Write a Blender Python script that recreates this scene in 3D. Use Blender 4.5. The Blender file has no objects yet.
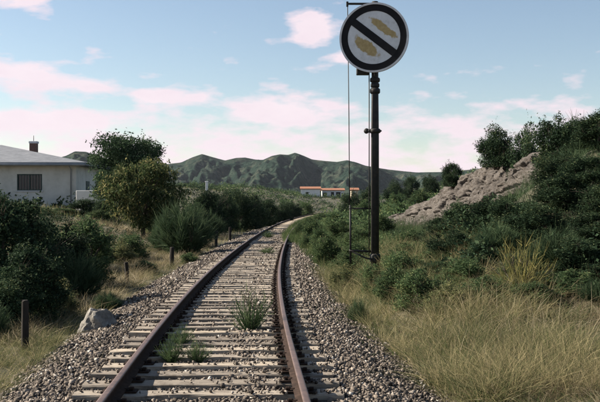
import bpy, bmesh, math, random
import numpy as np
from mathutils import Vector, Matrix, noise as mnoise
R = math.radians
rng = np.random.default_rng(7)
random.seed(7)
S = bpy.context.scene
COL = S.collection

# ------------------------------------------------------------------ camera
CAMZ, F, HZ = 1.66, 900.0, 204.0           # eye height over rail head, focal length in photo px, horizon row
cam = bpy.data.cameras.new('camera'); camo = bpy.data.objects.new('camera', cam); COL.objects.link(camo)
cam.sensor_width = 36; cam.lens = F/600*36; cam.clip_start = .1; cam.clip_end = 20000
camo.location = (0, 0, CAMZ); camo.rotation_euler = (R(90)+math.atan((HZ-201)/F), 0, 0)
S.camera = camo

# ------------------------------------------------------------------ light
SUN_EL, SUN_AZ = 32.5, -76.0               # azimuth measured from +Y, negative is to the left
d_sun = Vector((math.sin(R(SUN_AZ))*math.cos(R(SUN_EL)), math.cos(R(SUN_AZ))*math.cos(R(SUN_EL)), math.sin(R(SUN_EL))))
sun = bpy.data.lights.new('sun', 'SUN'); sun.energy = 5.0; sun.angle = R(.5); sun.color = (1, .91, .78)
suno = bpy.data.objects.new('sun', sun); COL.objects.link(suno)
suno.rotation_euler = d_sun.to_track_quat('Z', 'Y').to_euler(); suno.location = (-20, 10, 30)
S.view_settings.view_transform = 'Standard'; S.view_settings.look = 'None'
S.view_settings.gamma = 1; S.view_settings.exposure = 1.25

def make_world():
    w = bpy.data.worlds.new('World'); S.world = w; w.use_nodes = True
    nt = w.node_tree; nt.nodes.clear(); N = nt.nodes.new; L = nt.links.new
    out = N('ShaderNodeOutputWorld'); bg = N('ShaderNodeBackground'); bg.inputs['Strength'].default_value = .05
    L(bg.outputs[0], out.inputs[0])
    sky = N('ShaderNodeTexSky'); sky.sky_type = 'NISHITA'; sky.sun_disc = False
    sky.sun_elevation = R(SUN_EL); sky.sun_rotation = R(SUN_AZ); sky.altitude = 300
    sky.air_density = 1.0; sky.dust_density = .6; sky.ozone_density = 1.0
    tc = N('ShaderNodeTexCoord'); sep = N('ShaderNodeSeparateXYZ'); L(tc.outputs['Generated'], sep.inputs[0])
    def math_(op, a, b=None, c=None, clamp=False):
        n = N('ShaderNodeMath'); n.operation = op; n.use_clamp = clamp
        for i, v in enumerate((a, b, c)):
            if v is None: continue
            if isinstance(v, (int, float)): n.inputs[i].default_value = v
            else: L(v, n.inputs[i])
        return n.outputs[0]
    az = math_('ARCTAN2', sep.outputs[0], sep.outputs[1])           # degrees below are radians here
    el = math_('ARCSINE', sep.outputs[2])
    cmb = N('ShaderNodeCombineXYZ'); L(math_('MULTIPLY', az, 19.0), cmb.inputs[0]); L(math_('MULTIPLY', el, 52.0), cmb.inputs[1])
    n1 = N('ShaderNodeTexNoise'); n1.inputs['Scale'].default_value = 1.0; n1.inputs['Detail'].default_value = 7; n1.inputs['Roughness'].default_value = .55
    L(cmb.outputs[0], n1.inputs['Vector'])
    # cloud amount by elevation: a broken bank low over the horizon, few clouds higher
    rp = N('ShaderNodeValToRGB'); e = rp.color_ramp
    L(math_('MULTIPLY', el, 1/R(30), clamp=True), rp.inputs[0])
    pts = [(0, .50), (.09, .45), (.16, .385), (.24, .22), (.38, .12), (1, .14)]
    e.elements[0].position, e.elements[1].position = pts[0][0], pts[-1][0]
    for q, (p, v) in enumerate(pts):
        x = e.elements[q] if q == 0 else (e.elements.new(p) if q < len(pts)-1 else e.elements[-1])
        x.position = p; x.color = (v, v, v, 1)
    bias = rp.outputs[0]
    # single cumulus clouds: (px, py, half width, half height)
    for px, py, wx, wy, amp in ((313, 26, 30, 20, .48), (20, 8, 30, 12, .42), (25, 78, 36, 14, .42), (86, 88, 26, 9, .3), (154, 98, 22, 9, .4),
                                (280, 110, 46, 14, .36), (200, 98, 22, 6, .22), (345, 58, 16, 8, .3), (45, 122, 60, 10, .3)):
        a0 = math.atan((px-300)/F); e0 = math.atan((HZ-py)/F)
        dx = math_('MULTIPLY', math_('SUBTRACT', az, a0), F/wx); dy = math_('MULTIPLY', math_('SUBTRACT', el, e0), F/wy)
        r2 = math_('ADD', math_('MULTIPLY', dx, dx), math_('MULTIPLY', dy, dy))
        bias = math_('ADD', bias, math_('MULTIPLY', math_('POWER', 2.71828, math_('MULTIPLY', r2, -1.0)), amp))
    m = math_('SUBTRACT', math_('ADD', n1.outputs['Fac'], bias), .78)
    mask = math_('MULTIPLY', math_('MULTIPLY', m, 5.0, clamp=True), .93)
    # pink-white clouds, greyer where thick
    cr = N('ShaderNodeMixRGB'); cr.inputs[1].default_value = (9.0, 7.8, 8.15, 1); cr.inputs[2].default_value = (7.6, 6.3, 7.0, 1)
    L(n1.outputs['Fac'], cr.inputs[0])
    tint = N('ShaderNodeMixRGB'); tint.blend_type = 'MULTIPLY'; tint.inputs[0].default_value = 1; L(sky.outputs[0], tint.inputs[1]); tint.inputs[2].default_value = (1.25, 1.20, 1.15, 1)
    mx = N('ShaderNodeMixRGB'); L(mask, mx.inputs[0]); L(tint.outputs[0], mx.inputs[1]); L(cr.outputs[0], mx.inputs[2])
    L(mx.outputs[0], bg.inputs['Color'])
make_world()

# ------------------------------------------------------------------ helpers
def at(px, py, d):
    return Vector(((px-300)*d/F, d, CAMZ+(HZ-py)*d/F))

def newmat(name):
    m = bpy.data.materials.new(name); m.use_nodes = True
    return m, m.node_tree, m.node_tree.nodes['Principled BSDF']

def ramp_node(nt, fac, stops):
    r = nt.nodes.new('ShaderNodeValToRGB'); nt.links.new(fac, r.inputs[0]); e = r.color_ramp.elements
    e[0].position, e[0].color = stops[0][0], (*stops[0][1], 1)
    e[1].position, e[1].color = stops[-1][0], (*stops[-1][1], 1)
    for p, c in stops[1:-1]:
        x = e.new(p); x.color = (*c, 1)
    return r.outputs[0]

def noise_node(nt, scale, detail=5, coord='Object', rough=.6, vec_scale=None):
    tc = nt.nodes.new('ShaderNodeTexCoord'); n = nt.nodes.new('ShaderNodeTexNoise')
    n.inputs['Scale'].default_value = scale; n.inputs['Detail'].default_value = detail; n.inputs['Roughness'].default_value = rough
    src = tc.outputs[coord]
    if vec_scale:
        mp = nt.nodes.new('ShaderNodeMapping'); mp.inputs['Scale'].default_value = vec_scale; nt.links.new(src, mp.inputs[0]); src = mp.outputs[0]
    nt.links.new(src, n.inputs['Vector'])
    return n.outputs['Fac']

def mix_node(nt, fac, a, b, mode='MIX'):
    m = nt.nodes.new('ShaderNodeMixRGB'); m.blend_type = mode
    for i, v in ((0, fac), (1, a), (2, b)):
        if isinstance(v, (int, float)): m.inputs[i].default_value = v
        elif isinstance(v, tuple): m.inputs[i].default_value = (*v, 1)
        else: nt.links.new(v, m.inputs[i])
    return m.outputs[0]

def bump_node(nt, bsdf, h, strength, dist=.02):
    b = nt.nodes.new('ShaderNodeBump'); b.inputs['Strength'].default_value = strength; b.inputs['Distance'].default_value = dist
    nt.links.new(h, b.inputs['Height']); nt.links.new(b.outputs[0], bsdf.inputs['Normal'])

def simple(name, stops, scale, rough=.8, bump=.3, dist=.01, coord='Object', vec_scale=None, metallic=0):
    m, nt, b = newmat(name)
    n = noise_node(nt, scale, 6, coord, .65, vec_scale)
    nt.links.new(ramp_node(nt, n, stops), b.inputs['Base Color'])
    b.inputs['Roughness'].default_value = rough; b.inputs['Metallic'].default_value = metallic
    b.inputs['Specular IOR Level'].default_value = .25
    if bump: bump_node(nt, b, n, bump, dist)
    return m

def foliage(name, stops, transl=.3, rough=.55):
    m, nt, b = newmat(name)
    a = nt.nodes.new('ShaderNodeAttribute'); a.attribute_name = 'rnd'
    oi = nt.nodes.new('ShaderNodeObjectInfo')
    hv = nt.nodes.new('ShaderNodeHueSaturation')
    c = ramp_node(nt, a.outputs['Fac'], stops)
    nt.links.new(c, hv.inputs['Color'])
    mr = nt.nodes.new('ShaderNodeMapRange'); nt.links.new(oi.outputs['Random'], mr.inputs[0]); mr.inputs[3].default_value = .8; mr.inputs[4].default_value = 1.2
    nt.links.new(mr.outputs[0], hv.inputs['Value'])
    nt.links.new(hv.outputs[0], b.inputs['Base Color']); b.inputs['Roughness'].default_value = max(rough, .75); b.inputs['Specular IOR Level'].default_value = .06
    t = nt.nodes.new('ShaderNodeBsdfTranslucent'); nt.links.new(hv.outputs[0], t.inputs[0])
    ms = nt.nodes.new('ShaderNodeMixShader'); ms.inputs[0].default_value = transl
    nt.links.new(b.outputs[0], ms.inputs[1]); nt.links.new(t.outputs[0], ms.inputs[2])
    nt.links.new(ms.outputs[0], nt.nodes['Material Output'].inputs[0])
    return m

def mesh_np(name, verts, faces, mat, rnd=None, smooth=False):
    """faces: list of (n,k) index arrays; rnd: per-face values in the same order"""
    me = bpy.data.meshes.new(name)
    verts = np.asarray(verts, dtype=np.float32)
    me.vertices.add(len(verts)); me.vertices.foreach_set('co', verts.ravel())
    tot = np.concatenate([np.full(len(f), f.shape[1], np.int32) for f in faces])
    loops = np.concatenate([f.ravel() for f in faces]).astype(np.int32)
    me.loops.add(len(loops)); me.loops.foreach_set('vertex_index', loops)
    me.polygons.add(len(tot)); st = np.concatenate([[0], np.cumsum(tot)[:-1]]).astype(np.int32)
    me.polygons.foreach_set('loop_start', st); me.polygons.foreach_set('loop_total', tot)
    if smooth: me.polygons.foreach_set('use_smooth', np.ones(len(tot), bool))
    me.update(calc_edges=True); me.validate()
    if rnd is not None:
        a = me.attributes.new('rnd', 'FLOAT', 'FACE'); a.data.foreach_set('value', np.asarray(rnd, np.float32))
    if mat: me.materials.append(mat)
    return me

def link(name, me, parent=None, loc=(0, 0, 0), rot=(0, 0, 0), scale=(1, 1, 1)):
    o = bpy.data.objects.new(name, me); COL.objects.link(o)
    o.location = loc; o.rotation_euler = rot; o.scale = scale
    if parent is not None: o.parent = parent
    return o

def tag(o, label=None, cat=None, group=None, kind=None):
    if label: o['label'] = label
    if cat: o['category'] = cat
    if group: o['group'] = group
    if kind: o['kind'] = kind
    return o

def bm_mesh(name, bm, mat, smooth=False):
    me = bpy.data.meshes.new(name); bm.normal_update(); bm.to_mesh(me); bm.free()
    if mat: me.materials.append(mat)
    if smooth:
        for p in me.polygons: p.use_smooth = True
    return me

def add_box(bm, x0, x1, y0, y1, z0, z1, bevel=0):
    r = bmesh.ops.create_cube(bm, size=1)
    for v in r['verts']:
        v.co = Vector((x0+(v.co.x+.5)*(x1-x0), y0+(v.co.y+.5)*(y1-y0), z0+(v.co.z+.5)*(z1-z0)))
    if bevel:
        ed = list({e for v in r['verts'] for e in v.link_edges})
        bmesh.ops.bevel(bm, geom=ed, offset=bevel, segments=1, affect='EDGES')

def box(name, mat, parent, x0, x1, y0, y1, z0, z1, bevel=0):
    bm = bmesh.new(); add_box(bm, x0, x1, y0, y1, z0, z1, bevel)
    return link(name, bm_mesh(name, bm, mat), parent)

def add_tube(bm, pts, rad, seg=8, cap=True):
    pts = [Vector(p) for p in pts]; rad = rad if hasattr(rad, '__len__') else [rad]*len(pts)
    rings = []; ref = None
    for i, p in enumerate(pts):
        d = (pts[min(i+1, len(pts)-1)]-pts[max(i-1, 0)]).normalized()
        if ref is None:
            ref = Vector((0, 0, 1)) if abs(d.z) < .9 else Vector((1, 0, 0))
        a = d.cross(ref).normalized(); b = d.cross(a).normalized()
        if a.length < .1: a = Vector((1, 0, 0)); b = Vector((0, 1, 0))
        rings.append([bm.verts.new(p+(a*math.cos(2*math.pi*k/seg)+b*math.sin(2*math.pi*k/seg))*rad[i]) for k in range(seg)])
    for r0, r1 in zip(rings, rings[1:]):
        for k in range(seg):
            bm.faces.new((r0[k], r0[(k+1) % seg], r1[(k+1) % seg], r1[k]))
    if cap:
        bm.faces.new(rings[0][::-1]); bm.faces.new(rings[-1])

def tube(name, mat, parent, pts, rad, seg=8):
    bm = bmesh.new(); add_tube(bm, pts, rad, seg); bmesh.ops.recalc_face_normals(bm, faces=bm.faces)
    return link(name, bm_mesh(name, bm, mat, True), parent)

def sstep(a, b, x):
    t = np.clip((np.asarray(x, float)-a)/(b-a), 0, 1); return t*t*(3-2*t)

def fnoise(x, y, s, seed=0.0, octs=3):
    """cheap smooth value noise, vectorised"""
    x = np.asarray(x, float)/s+seed*17.3; y = np.asarray(y, float)/s+seed*9.1
    out = np.zeros(np.broadcast(x, y).shape); amp = 1.0; tot = 0
    for o in range(octs):
        xi = np.floor(x); yi = np.floor(y); fx = x-xi; fy = y-yi
        fx = fx*fx*(3-2*fx); fy = fy*fy*(3-2*fy)
        h = lambda a, b: np.modf(np.abs(np.sin(a*127.1+b*311.7+seed*74.7+o*13.7)*43758.5453))[0]
        v = (h(xi, yi)*(1-fx)+h(xi+1, yi)*fx)*(1-fy)+(h(xi, yi+1)*(1-fx)+h(xi+1, yi+1)*fx)*fy
        out += amp*(v*2-1); tot += amp; amp *= .5; x = x*2.03; y = y*2.03
    return out/tot

# ------------------------------------------------------------------ track line and terrain
_T = np.array([(-12, -.55), (0, -1.25), (7.5, -1.68), (12.3, -1.93), (20.7, -2.22), (28.7, -2.34), (40, -2.38), (60, -2.24), (83, -1.72), (118, -.1),
               (166, 3.5), (200, 7.2), (230, 12), (265, 20), (320, 37), (400, 68), (520, 125)])
_T[:, 1] += .872
_m = np.gradient(_T[:, 1], _T[:, 0])
def xc(y):
    y = np.asarray(y, float); i = np.clip(np.searchsorted(_T[:, 0], y)-1, 0, len(_T)-2)
    y0, y1 = _T[i, 0], _T[i+1, 0]; h = y1-y0; t = np.clip((y-y0)/h, -.5, 1.5)
    return ((2*t**3-3*t**2+1)*_T[i, 1]+(t**3-2*t**2+t)*h*_m[i]+(-2*t**3+3*t**2)*_T[i+1, 1]+(t**3-t**2)*h*_m[i+1])

def ground_z(x, y):
    x = np.asarray(x, float); y = np.asarray(y, float)
    u = x-xc(y)
    z = -.40-.12*sstep(2.6, 1.9, np.abs(u))
    # right: verge, then the bank of the cutting
    near = sstep(9, 18, y)
    far = 1-sstep(40, 75, y)
    z = z+sstep(2.3, 3.5, u)*(.12+.53*near*(.35+.65*far))
    B = np.interp(y, [0, 9, 13, 14.5, 17, 20, 28, 40, 55, 80, 130, 200, 400], [.3, .3, .4, .9, 2.5, 3.1, 2.9, 1.9, 1.0, .6, .5, .5, .6])
    u1 = 3.2+1.6*sstep(20, 27, y); z = z+B*sstep(u1, u1+6.3, u)+.05*np.clip(u-9, 0, 40)
    z = z+4.9*sstep(7, 26, u)*np.exp(-((y-135)/45)**2)
    # left: rises gently towards the house, farther off a low terrace
    v = -u-4.2
    z = z+np.where(v > 0, 2.6*(1-np.exp(-np.clip(v, 0, 80)*.10)), 0)
    z = z+3.0*sstep(70, 190, y)*sstep(-3.0, -24, x-xc(y)*.2)
    z = z+1.9*sstep(215, 300, y)
    w = sstep(2.4, 4.0, np.abs(u))
    z = z+w*(.10*fnoise(x, y, 3.0, 1)+.04*fnoise(x, y, .8, 2)*(y < 90))
    return z

def gz(x, y): return float(ground_z(np.array([x]), np.array([y]))[0])

# materials of the setting
m_ground, nt, b = newmat('dry_ground')
c1 = ramp_node(nt, noise_node(nt, .55, 8), [(.3, (.045, .05, .026)), (.46, (.10, .09, .05)), (.6, (.18, .145, .09)), (.75, (.27, .205, .135))])
c1 = mix_node(nt, ramp_node(nt, noise_node(nt, .035, 7, rough=.7), [(.44, (0, 0, 0)), (.56, (.85, .85, .85))]), c1, (.040, .045, .024))
c2 = ramp_node(nt, noise_node(nt, 6, 6), [(.35, (.55, .55, .5)), (.7, (1, 1, 1))])
nt.links.new(mix_node(nt, 1, c1, c2, 'MULTIPLY'), b.inputs['Base Color']); b.inputs['Roughness'].default_value = .95
bump_node(nt, b, noise_node(nt, 9, 8), .8, .05)

def graded(a, b_, n, p=1.0): return a+(b_-a)*np.linspace(0, 1, n)**p

def build_ground():
    ys = np.concatenate([np.linspace(-30, 4, 18)[:-1], graded(4, 60, 150, 1.4)[:-1], graded(60, 520, 110, 1.3)])
    us = np.concatenate([-graded(12, 900, 50, 3.0)[::-1][:-1], np.linspace(-12, 12, 160)[:-1], graded(12, 900, 50, 3.0)])
    U, Y = np.meshgrid(us, ys); X = U+xc(Y)
    Z = ground_z(X, Y)
    V = np.stack([X, Y, Z], -1).reshape(-1, 3); nu = len(us); ny = len(ys)
    i = (np.arange(ny-1)[:, None]*nu+np.arange(nu-1)[None]).ravel()
    f = np.stack([i, i+1, i+1+nu, i+nu], -1)
    tag(link('ground', mesh_np('ground', V, [f], m_ground, smooth=True)), 'dry brown earth beside the railway', 'ground', kind='structure')
build_ground()

# far hills: a height field whose skyline follows the photograph
m_hill, nt, b = newmat('scrub_hillside')
h1 = ramp_node(nt, noise_node(nt, .02, 9, rough=.75), [(.36, (.016, .031, .026)), (.5, (.031, .047, .037)), (.60, (.072, .076, .06)), (.72, (.165, .14, .112))])
h2 = ramp_node(nt, noise_node(nt, .12, 6, rough=.75), [(.38, (.22, .30, .30)), (.5, (.66, .72, .70)), (.66, (1.25, 1.14, 1.05))])
nt.links.new(mix_node(nt, 1, h1, h2, 'MULTIPLY'), b.inputs['Base Color']); b.inputs['Roughness'].default_value = 1; b.inputs['Specular IOR Level'].default_value = 0
bump_node(nt, b, noise_node(nt, .05, 8), .7, 8)

def build_hills():
    sky_px = np.array([(-1500, 168), (-900, 150), (-500, 160), (-200, 150), (-60, 158), (20, 162), (55, 160), (66, 157), (75, 152.5), (86, 153), (100, 158), (130, 164), (160, 166), (181, 163.5),
                       (192, 158.5), (202, 155), (212, 158), (225, 161.5), (236, 159), (245, 158.5), (255, 160.5), (263, 161), (272, 157), (280, 155.4), (288, 156), (295, 153.8),
                       (303, 156.5), (312, 160.5), (325, 162), (337, 163), (347, 161.2), (356, 163.5), (366, 167), (388, 170.5), (416, 173.5), (450, 173), (520, 165), (640, 160), (900, 150), (1300, 160), (1900, 168)])
    th = np.arctan((sky_px[:, 0]-300)/F)
    tan_el = (HZ-sky_px[:, 1])/F*np.cos(th)
    T = np.concatenate([np.linspace(R(-58), R(-20), 90)[:-1], np.linspace(R(-20), R(20), 420)[:-1], np.linspace(R(20), R(58), 90)])
    RR = np.concatenate([graded(480, 1000, 30)[:-1], np.linspace(1000, 1950, 210)[:-1], graded(1950, 3000, 24)])
    TT, RG = np.meshgrid(T, RR)
    X = RG*np.sin(TT); Y = RG*np.cos(TT)
    ridge = lambda s, sd, o=5: 1-np.abs(fnoise(X, Y, s, sd, o))*2.0
    wob = TT*F+fnoise(X, Y, 260, 21, 3)*16
    spur = np.abs(fnoise(wob, RG*.10, 15, 4, 3))                      # spurs and gullies running down the slopes
    spur2 = np.abs(fnoise(wob, RG*.3, 5, 6, 2))
    foot = 1180+220*fnoise(wob, 0*RG, 40, 9, 2)
    rise = sstep(0, 1, (RG-foot)/620)
    prof = (.16*sstep(520, 1250, RG)+.84*rise**.9)*(1-.75*sstep(1900, 2900, RG))
    cut = 4*rise*(1-rise)
    raw = prof*(.80+.14*ridge(520, 5)+.05*ridge(150, 8))-cut*(.30*spur+.10*spur2)+.05*cut*ridge(70, 12)
    raw = np.clip(raw, .01, None)
    ang = raw/RG
    want = np.interp(TT[0], th, tan_el)
    k = want/np.maximum(ang.max(0), 1e-6)
    Z = raw*k[None]+CAMZ*sstep(600, 1700, RG)
    Z = Z+np.where(RG < 620, -2.0+2.0*sstep(480, 620, RG), 0)+2.2
    Z[-1] = -40
    V = np.stack([X, Y, Z], -1).reshape(-1, 3); nu = len(T); ny = len(RR)
    i = (np.arange(ny-1)[:, None]*nu+np.arange(nu-1)[None]).ravel()
    tag(link('hills', mesh_np('hills', V, [np.stack([i, i+1, i+1+nu, i+nu], -1)], m_hill, smooth=True)), kind='structure')
build_hills()

# ------------------------------------------------------------------ railway
m_rail, nt, b = newmat('rusty_rail')
rc = ramp_node(nt, noise_node(nt, 14, 8, rough=.7), [(.3, (.016, .011, .009)), (.55, (.034, .022, .017)), (.75, (.065, .042, .033))])
nt.links.new(rc, b.inputs['Base Color']); b.inputs['Roughness'].default_value = .9; b.inputs['Specular IOR Level'].default_value = .08
bump_node(nt, b, noise_node(nt, 60, 6), .35, .004)
m_head, nt, b = newmat('worn_rail_head')
rc = ramp_node(nt, noise_node(nt, 9, 8, rough=.7), [(.3, (.070, .044, .034)), (.55, (.13, .083, .065)), (.75, (.19, .125, .10))])
nt.links.new(rc, b.inputs['Base Color']); b.inputs['Roughness'].default_value = .5; b.inputs['Metallic'].default_value = .25
m_wood, nt, b = newmat('weathered_sleeper')
w1 = ramp_node(nt, noise_node(nt, 5, 8, vec_scale=(1.2, 14, 14), rough=.7), [(.25, (.12, .10, .082)), (.42, (.33, .28, .225)), (.6, (.50, .44, .36)), (.8, (.60, .54, .45))])
oi = nt.nodes.new('ShaderNodeObjectInfo')
w2 = ramp_node(nt, oi.outputs['Random'], [(0, (.46, .44, .43)), (.35, (.74, .72, .70)), (.7, (.9, .88, .86)), (1, (1.05, 1.0, .92))])
w3 = ramp_node(nt, noise_node(nt, 3.2, 7, rough=.75), [(.34, (.38, .34, .30)), (.5, (.95, .95, .95)), (.7, (1.08, 1.05, 1.0))])
w2 = mix_node(nt, 1, w2, w3, 'MULTIPLY')
nt.links.new(mix_node(nt, 1, w1, w2, 'MULTIPLY'), b.inputs['Base Color']); b.inputs['Roughness'].default_value = .9
bump_node(nt, b, noise_node(nt, 6, 8, vec_scale=(1, 18, 18)), .8, .012)
m_bed = simple('ballast_bed', [(.3, (.035, .031, .027)), (.5, (.075, .066, .056)), (.7, (.14, .125, .105))], 28, .95, 1.0, .04)
m_stone, nt, b = newmat('ballast_stone')
a = nt.nodes.new('ShaderNodeAttribute'); a.attribute_name = 'rnd'
s1 = ramp_node(nt, a.outputs['Fac'], [(0, (.035, .030, .027)), (.3, (.095, .080, .068)), (.6, (.165, .138, .115)), (.85, (.25, .21, .175)), (.96, (.34, .30, .26)), (1, (.48, .45, .41))])
s2 = ramp_node(nt, noise_node(nt, 40, 5), [(.3, (.7, .7, .7)), (.7, (1.1, 1.08, 1.05))])
nt.links.new(mix_node(nt, 1, s1, s2, 'MULTIPLY'), b.inputs['Base Color']); b.inputs['Roughness'].default_value = .95; b.inputs['Specular IOR Level'].default_value = .15

track = link('railway_track', None); tag(track, kind='structure')
GA = .872
def sweep(name, off, prof, mat, y0, y1, step, parent):
    ys = np.concatenate([np.arange(y0, 60, step), np.arange(60, y1, 3.0)])
    x0 = xc(ys); t = np.gradient(x0, ys); ln = np.sqrt(1+t*t)
    nx, ny = 1/ln, -t/ln
    pr = np.array(prof, float)
    V = np.stack([x0[:, None]+nx[:, None]*(off+pr[None, :, 0]), ys[:, None]+ny[:, None]*(off+pr[None, :, 0]), np.repeat(pr[None, :, 1], len(ys), 0)], -1).reshape(-1, 3)
    k = len(pr); f = []
    for j in range(k):
        i = np.arange(len(ys)-1)*k
        f.append(np.stack([i+j, i+(j+1) % k, i+(j+1) % k+k, i+j+k], -1))
    caps = np.array([list(range(k))[::-1]]), np.array([[(len(ys)-1)*k+j for j in range(k)]])
    return link(name, mesh_np(name, V, [np.concatenate(f), *caps], mat), parent)
rail_prof = [(.035, -.012), (.035, -.035), (.009, -.05), (.008, -.118), (.066, -.130), (.066, -.142), (-.066, -.142), (-.066, -.130), (-.008, -.118), (-.009, -.05), (-.035, -.035), (-.035, -.012)]
for sgn, lab in ((-1, 'rusty left rail'), (1, 'rusty right rail')):
    r = sweep('rail', sgn*GA, rail_prof, m_rail, -6, 400, .5, track); r['label'] = lab
    sweep('rail_head', sgn*GA, [(.0345, -.0115), (.030, -.002), (.015, 0), (-.015, 0), (-.030, -.002), (-.0345, -.0115)], m_head, -6, 400, .5, r)
bed_prof = [(-2.75, -.50), (-2.35, -.38), (-1.75, -.235), (-1.2, -.225), (1.2, -.225), (1.75, -.235), (2.3, -.36), (2.75, -.50)]
o = sweep('ballast', 0, bed_prof+[(2.75, -.65), (-2.75, -.65)], m_bed, -10, 400, .5, None); tag(o, kind='structure')

def sleeper_mesh(sd):
    rr = random.Random(sd); bm = bmesh.new()
    add_box(bm, -1.3, 1.3, -.115, .115, -.14, 0)
    bmesh.ops.subdivide_edges(bm, edges=[e for e in bm.edges if abs(e.verts[0].co.x-e.verts[1].co.x) > 1], cuts=7)
    bmesh.ops.bevel(bm, geom=[e for e in bm.edges if all(v.co.z > -.01 for v in e.verts) and (abs(e.verts[0].co.y-e.verts[1].co.y) < .01)], offset=.012, segments=1, affect='EDGES')
    for v in bm.verts:
        v.co += Vector((rr.uniform(-.02, .02), rr.uniform(-.010, .010), rr.uniform(-.008, .006)))
    return bm_mesh('sleeper', bm, m_wood)
sl = [sleeper_mesh(k) for k in range(6)]
SP = .52; ysl = np.arange(5.6, 62, SP)
far_v, far_f = [], []
sleeper_y = []
for q, y in enumerate(np.arange(5.6, 220, SP)):
    y = float(y)+random.uniform(-.03, .03); x = float(xc(y)); an = -math.atan(float((xc(y+.5)-xc(y-.5))))+random.gauss(0, .012)
    z = -.160+random.uniform(-.014, .003)
    sleeper_y.append(y)
    if y < 62:
        link('sleeper', sl[q % 6], track, (x+random.uniform(-.05, .05), y, z), (0, random.gauss(0, .004), an), (1, random.uniform(.9, 1.08), 1))
    else:
        n0 = len(far_v); c, s = math.cos(an), math.sin(an)
        for lx, ly, lz in ((-1.3, -.11, -.1), (1.3, -.11, -.1), (1.3, .11, -.1), (-1.3, .11, -.1), (-1.3, -.11, 0), (1.3, -.11, 0), (1.3, .11, 0), (-1.3, .11, 0)):
            far_v.append((x+lx*c-ly*s, y+lx*s+ly*c, z+lz))
        for f in ((4, 5, 6, 7), (0, 1, 5, 4), (1, 2, 6, 5), (2, 3, 7, 6), (3, 0, 4, 7)): far_f.append([n0+k for k in f])
o = link('far_sleepers', mesh_np('far_sleepers', far_v, [np.array(far_f)], m_wood), track); o['kind'] = 'stuff'

# screw heads and bearing plates
bm = bmesh.new()
for y in [v for v in sleeper_y if v < 40]:
    for sgn in (-1, 1):
        x = float(xc(y))+sgn*GA
        add_box(bm, x-.17, x+.17, y-.07, y+.07, -.162, -.1455)
        for dx in (-.115, .115):
            add_box(bm, x+dx-.022, x+dx+.022, y-.022, y+.022, -.146, -.112, .006)
            add_box(bm, x+dx-(.06 if dx > 0 else .01), x+dx+(.01 if dx > 0 else .06), y-.03, y+.03, -.128, -.122)
o = link('rail_fastenings', bm_mesh('rail_fastenings', bm, m_rail), track); o['kind'] = 'stuff'

# loose ballast stones
def stones(name, x, y, z, size, mat, rs):
    n = len(x)
    base = np.array([(1, 0, 0), (-1, 0, 0), (0, 1, 0), (0, -1, 0), (0, 0, 1), (0, 0, -1)], float)
    tri = np.array([(0, 2, 4), (2, 1, 4), (1, 3, 4), (3, 0, 4), (2, 0, 5), (1, 2, 5), (3, 1, 5), (0, 3, 5)])
    # cube-octahedron like chips: jittered cubes with cut look
    cb = np.array([(-1, -1, -1), (1, -1, -1), (1, 1, -1), (-1, 1, -1), (-1, -1, 1), (1, -1, 1), (1, 1, 1), (-1, 1, 1)], float)*.72
    qd = np.array([(0, 3, 2, 1), (4, 5, 6, 7), (0, 1, 5, 4), (1, 2, 6, 5), (2, 3, 7, 6), (3, 0, 4, 7)])
    V = cb[None]+rs.uniform(-.52, .52, (n, 8, 3))
    V *= (size[:, None]*rs.uniform(.6, 1.25, (n, 3)))[:, None, :]
    a = rs.uniform(0, 6.283, n); bb = rs.uniform(-.9, .9, n)
    ca, sa, cb_, sb = np.cos(a), np.sin(a), np.cos(bb), np.sin(bb)
    X, Y, Z = V[..., 0].copy(), V[..., 1].copy(), V[..., 2].copy()
    Y2 = Y*cb_[:, None]-Z*sb[:, None]; Z2 = Y*sb[:, None]+Z*cb_[:, None]
    V[..., 0] = X*ca[:, None]-Y2*sa[:, None]+x[:, None]; V[..., 1] = X*sa[:, None]+Y2*ca[:, None]+y[:, None]; V[..., 2] = Z2+z[:, None]
    f = (np.arange(n)[:, None, None]*8+qd[None]).reshape(-1, 4)
    return link(name, mesh_np(name, V.reshape(-1, 3), [f], mat, np.repeat(rs.random(n), 6)))

def build_ballast():
    rs = np.random.default_rng(3); n = 150000
    y = 7.9*np.exp(rs.random(n)*math.log(66/7.9)); u = rs.uniform(-2.45, 2.55, n)
    ph = np.min(np.abs(y[:, None]-np.array(sleeper_y)[None, :150]), 1)
    onsl = (ph < .094) & (np.abs(u) < 1.30)
    keep = ~onsl | (rs.random(n) < np.where(u > .15, .22, .09)*(u < 1.35))
    keep &= ~((np.abs(np.abs(u)-GA) < .10) & (rs.random(n) < .8))
    edge = np.clip((np.abs(u)-1.75)/.8, 0, 1); keep &= rs.random(n) > edge**1.5*.75
    u, y, onsl = u[keep], y[keep], onsl[keep]
    bz = np.interp(u, [p[0] for p in bed_prof], [p[1] for p in bed_prof])
    size = .0115*np.clip(rs.lognormal(0, .36, len(u)), .45, 1.9)*(1+.022*y)*np.where(onsl, .78, 1)
    z = bz+rs.uniform(-.3, .9, len(u))*size
    z = np.where(onsl, -.158+size*.4, z)
    z += np.where((u > .1) & (u < .85) & ~onsl, .018, 0)
    z -= .045*np.exp(-((np.abs(np.abs(u)-GA)-.02)/.22)**2)*(~onsl)
    o = stones('ballast_stones', xc(y)+u, y, z, size, m_stone, rs)
    tag(o, 'grey and tan crushed stone ballast around the sleepers', 'ballast', kind='stuff')
build_ballast()

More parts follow.
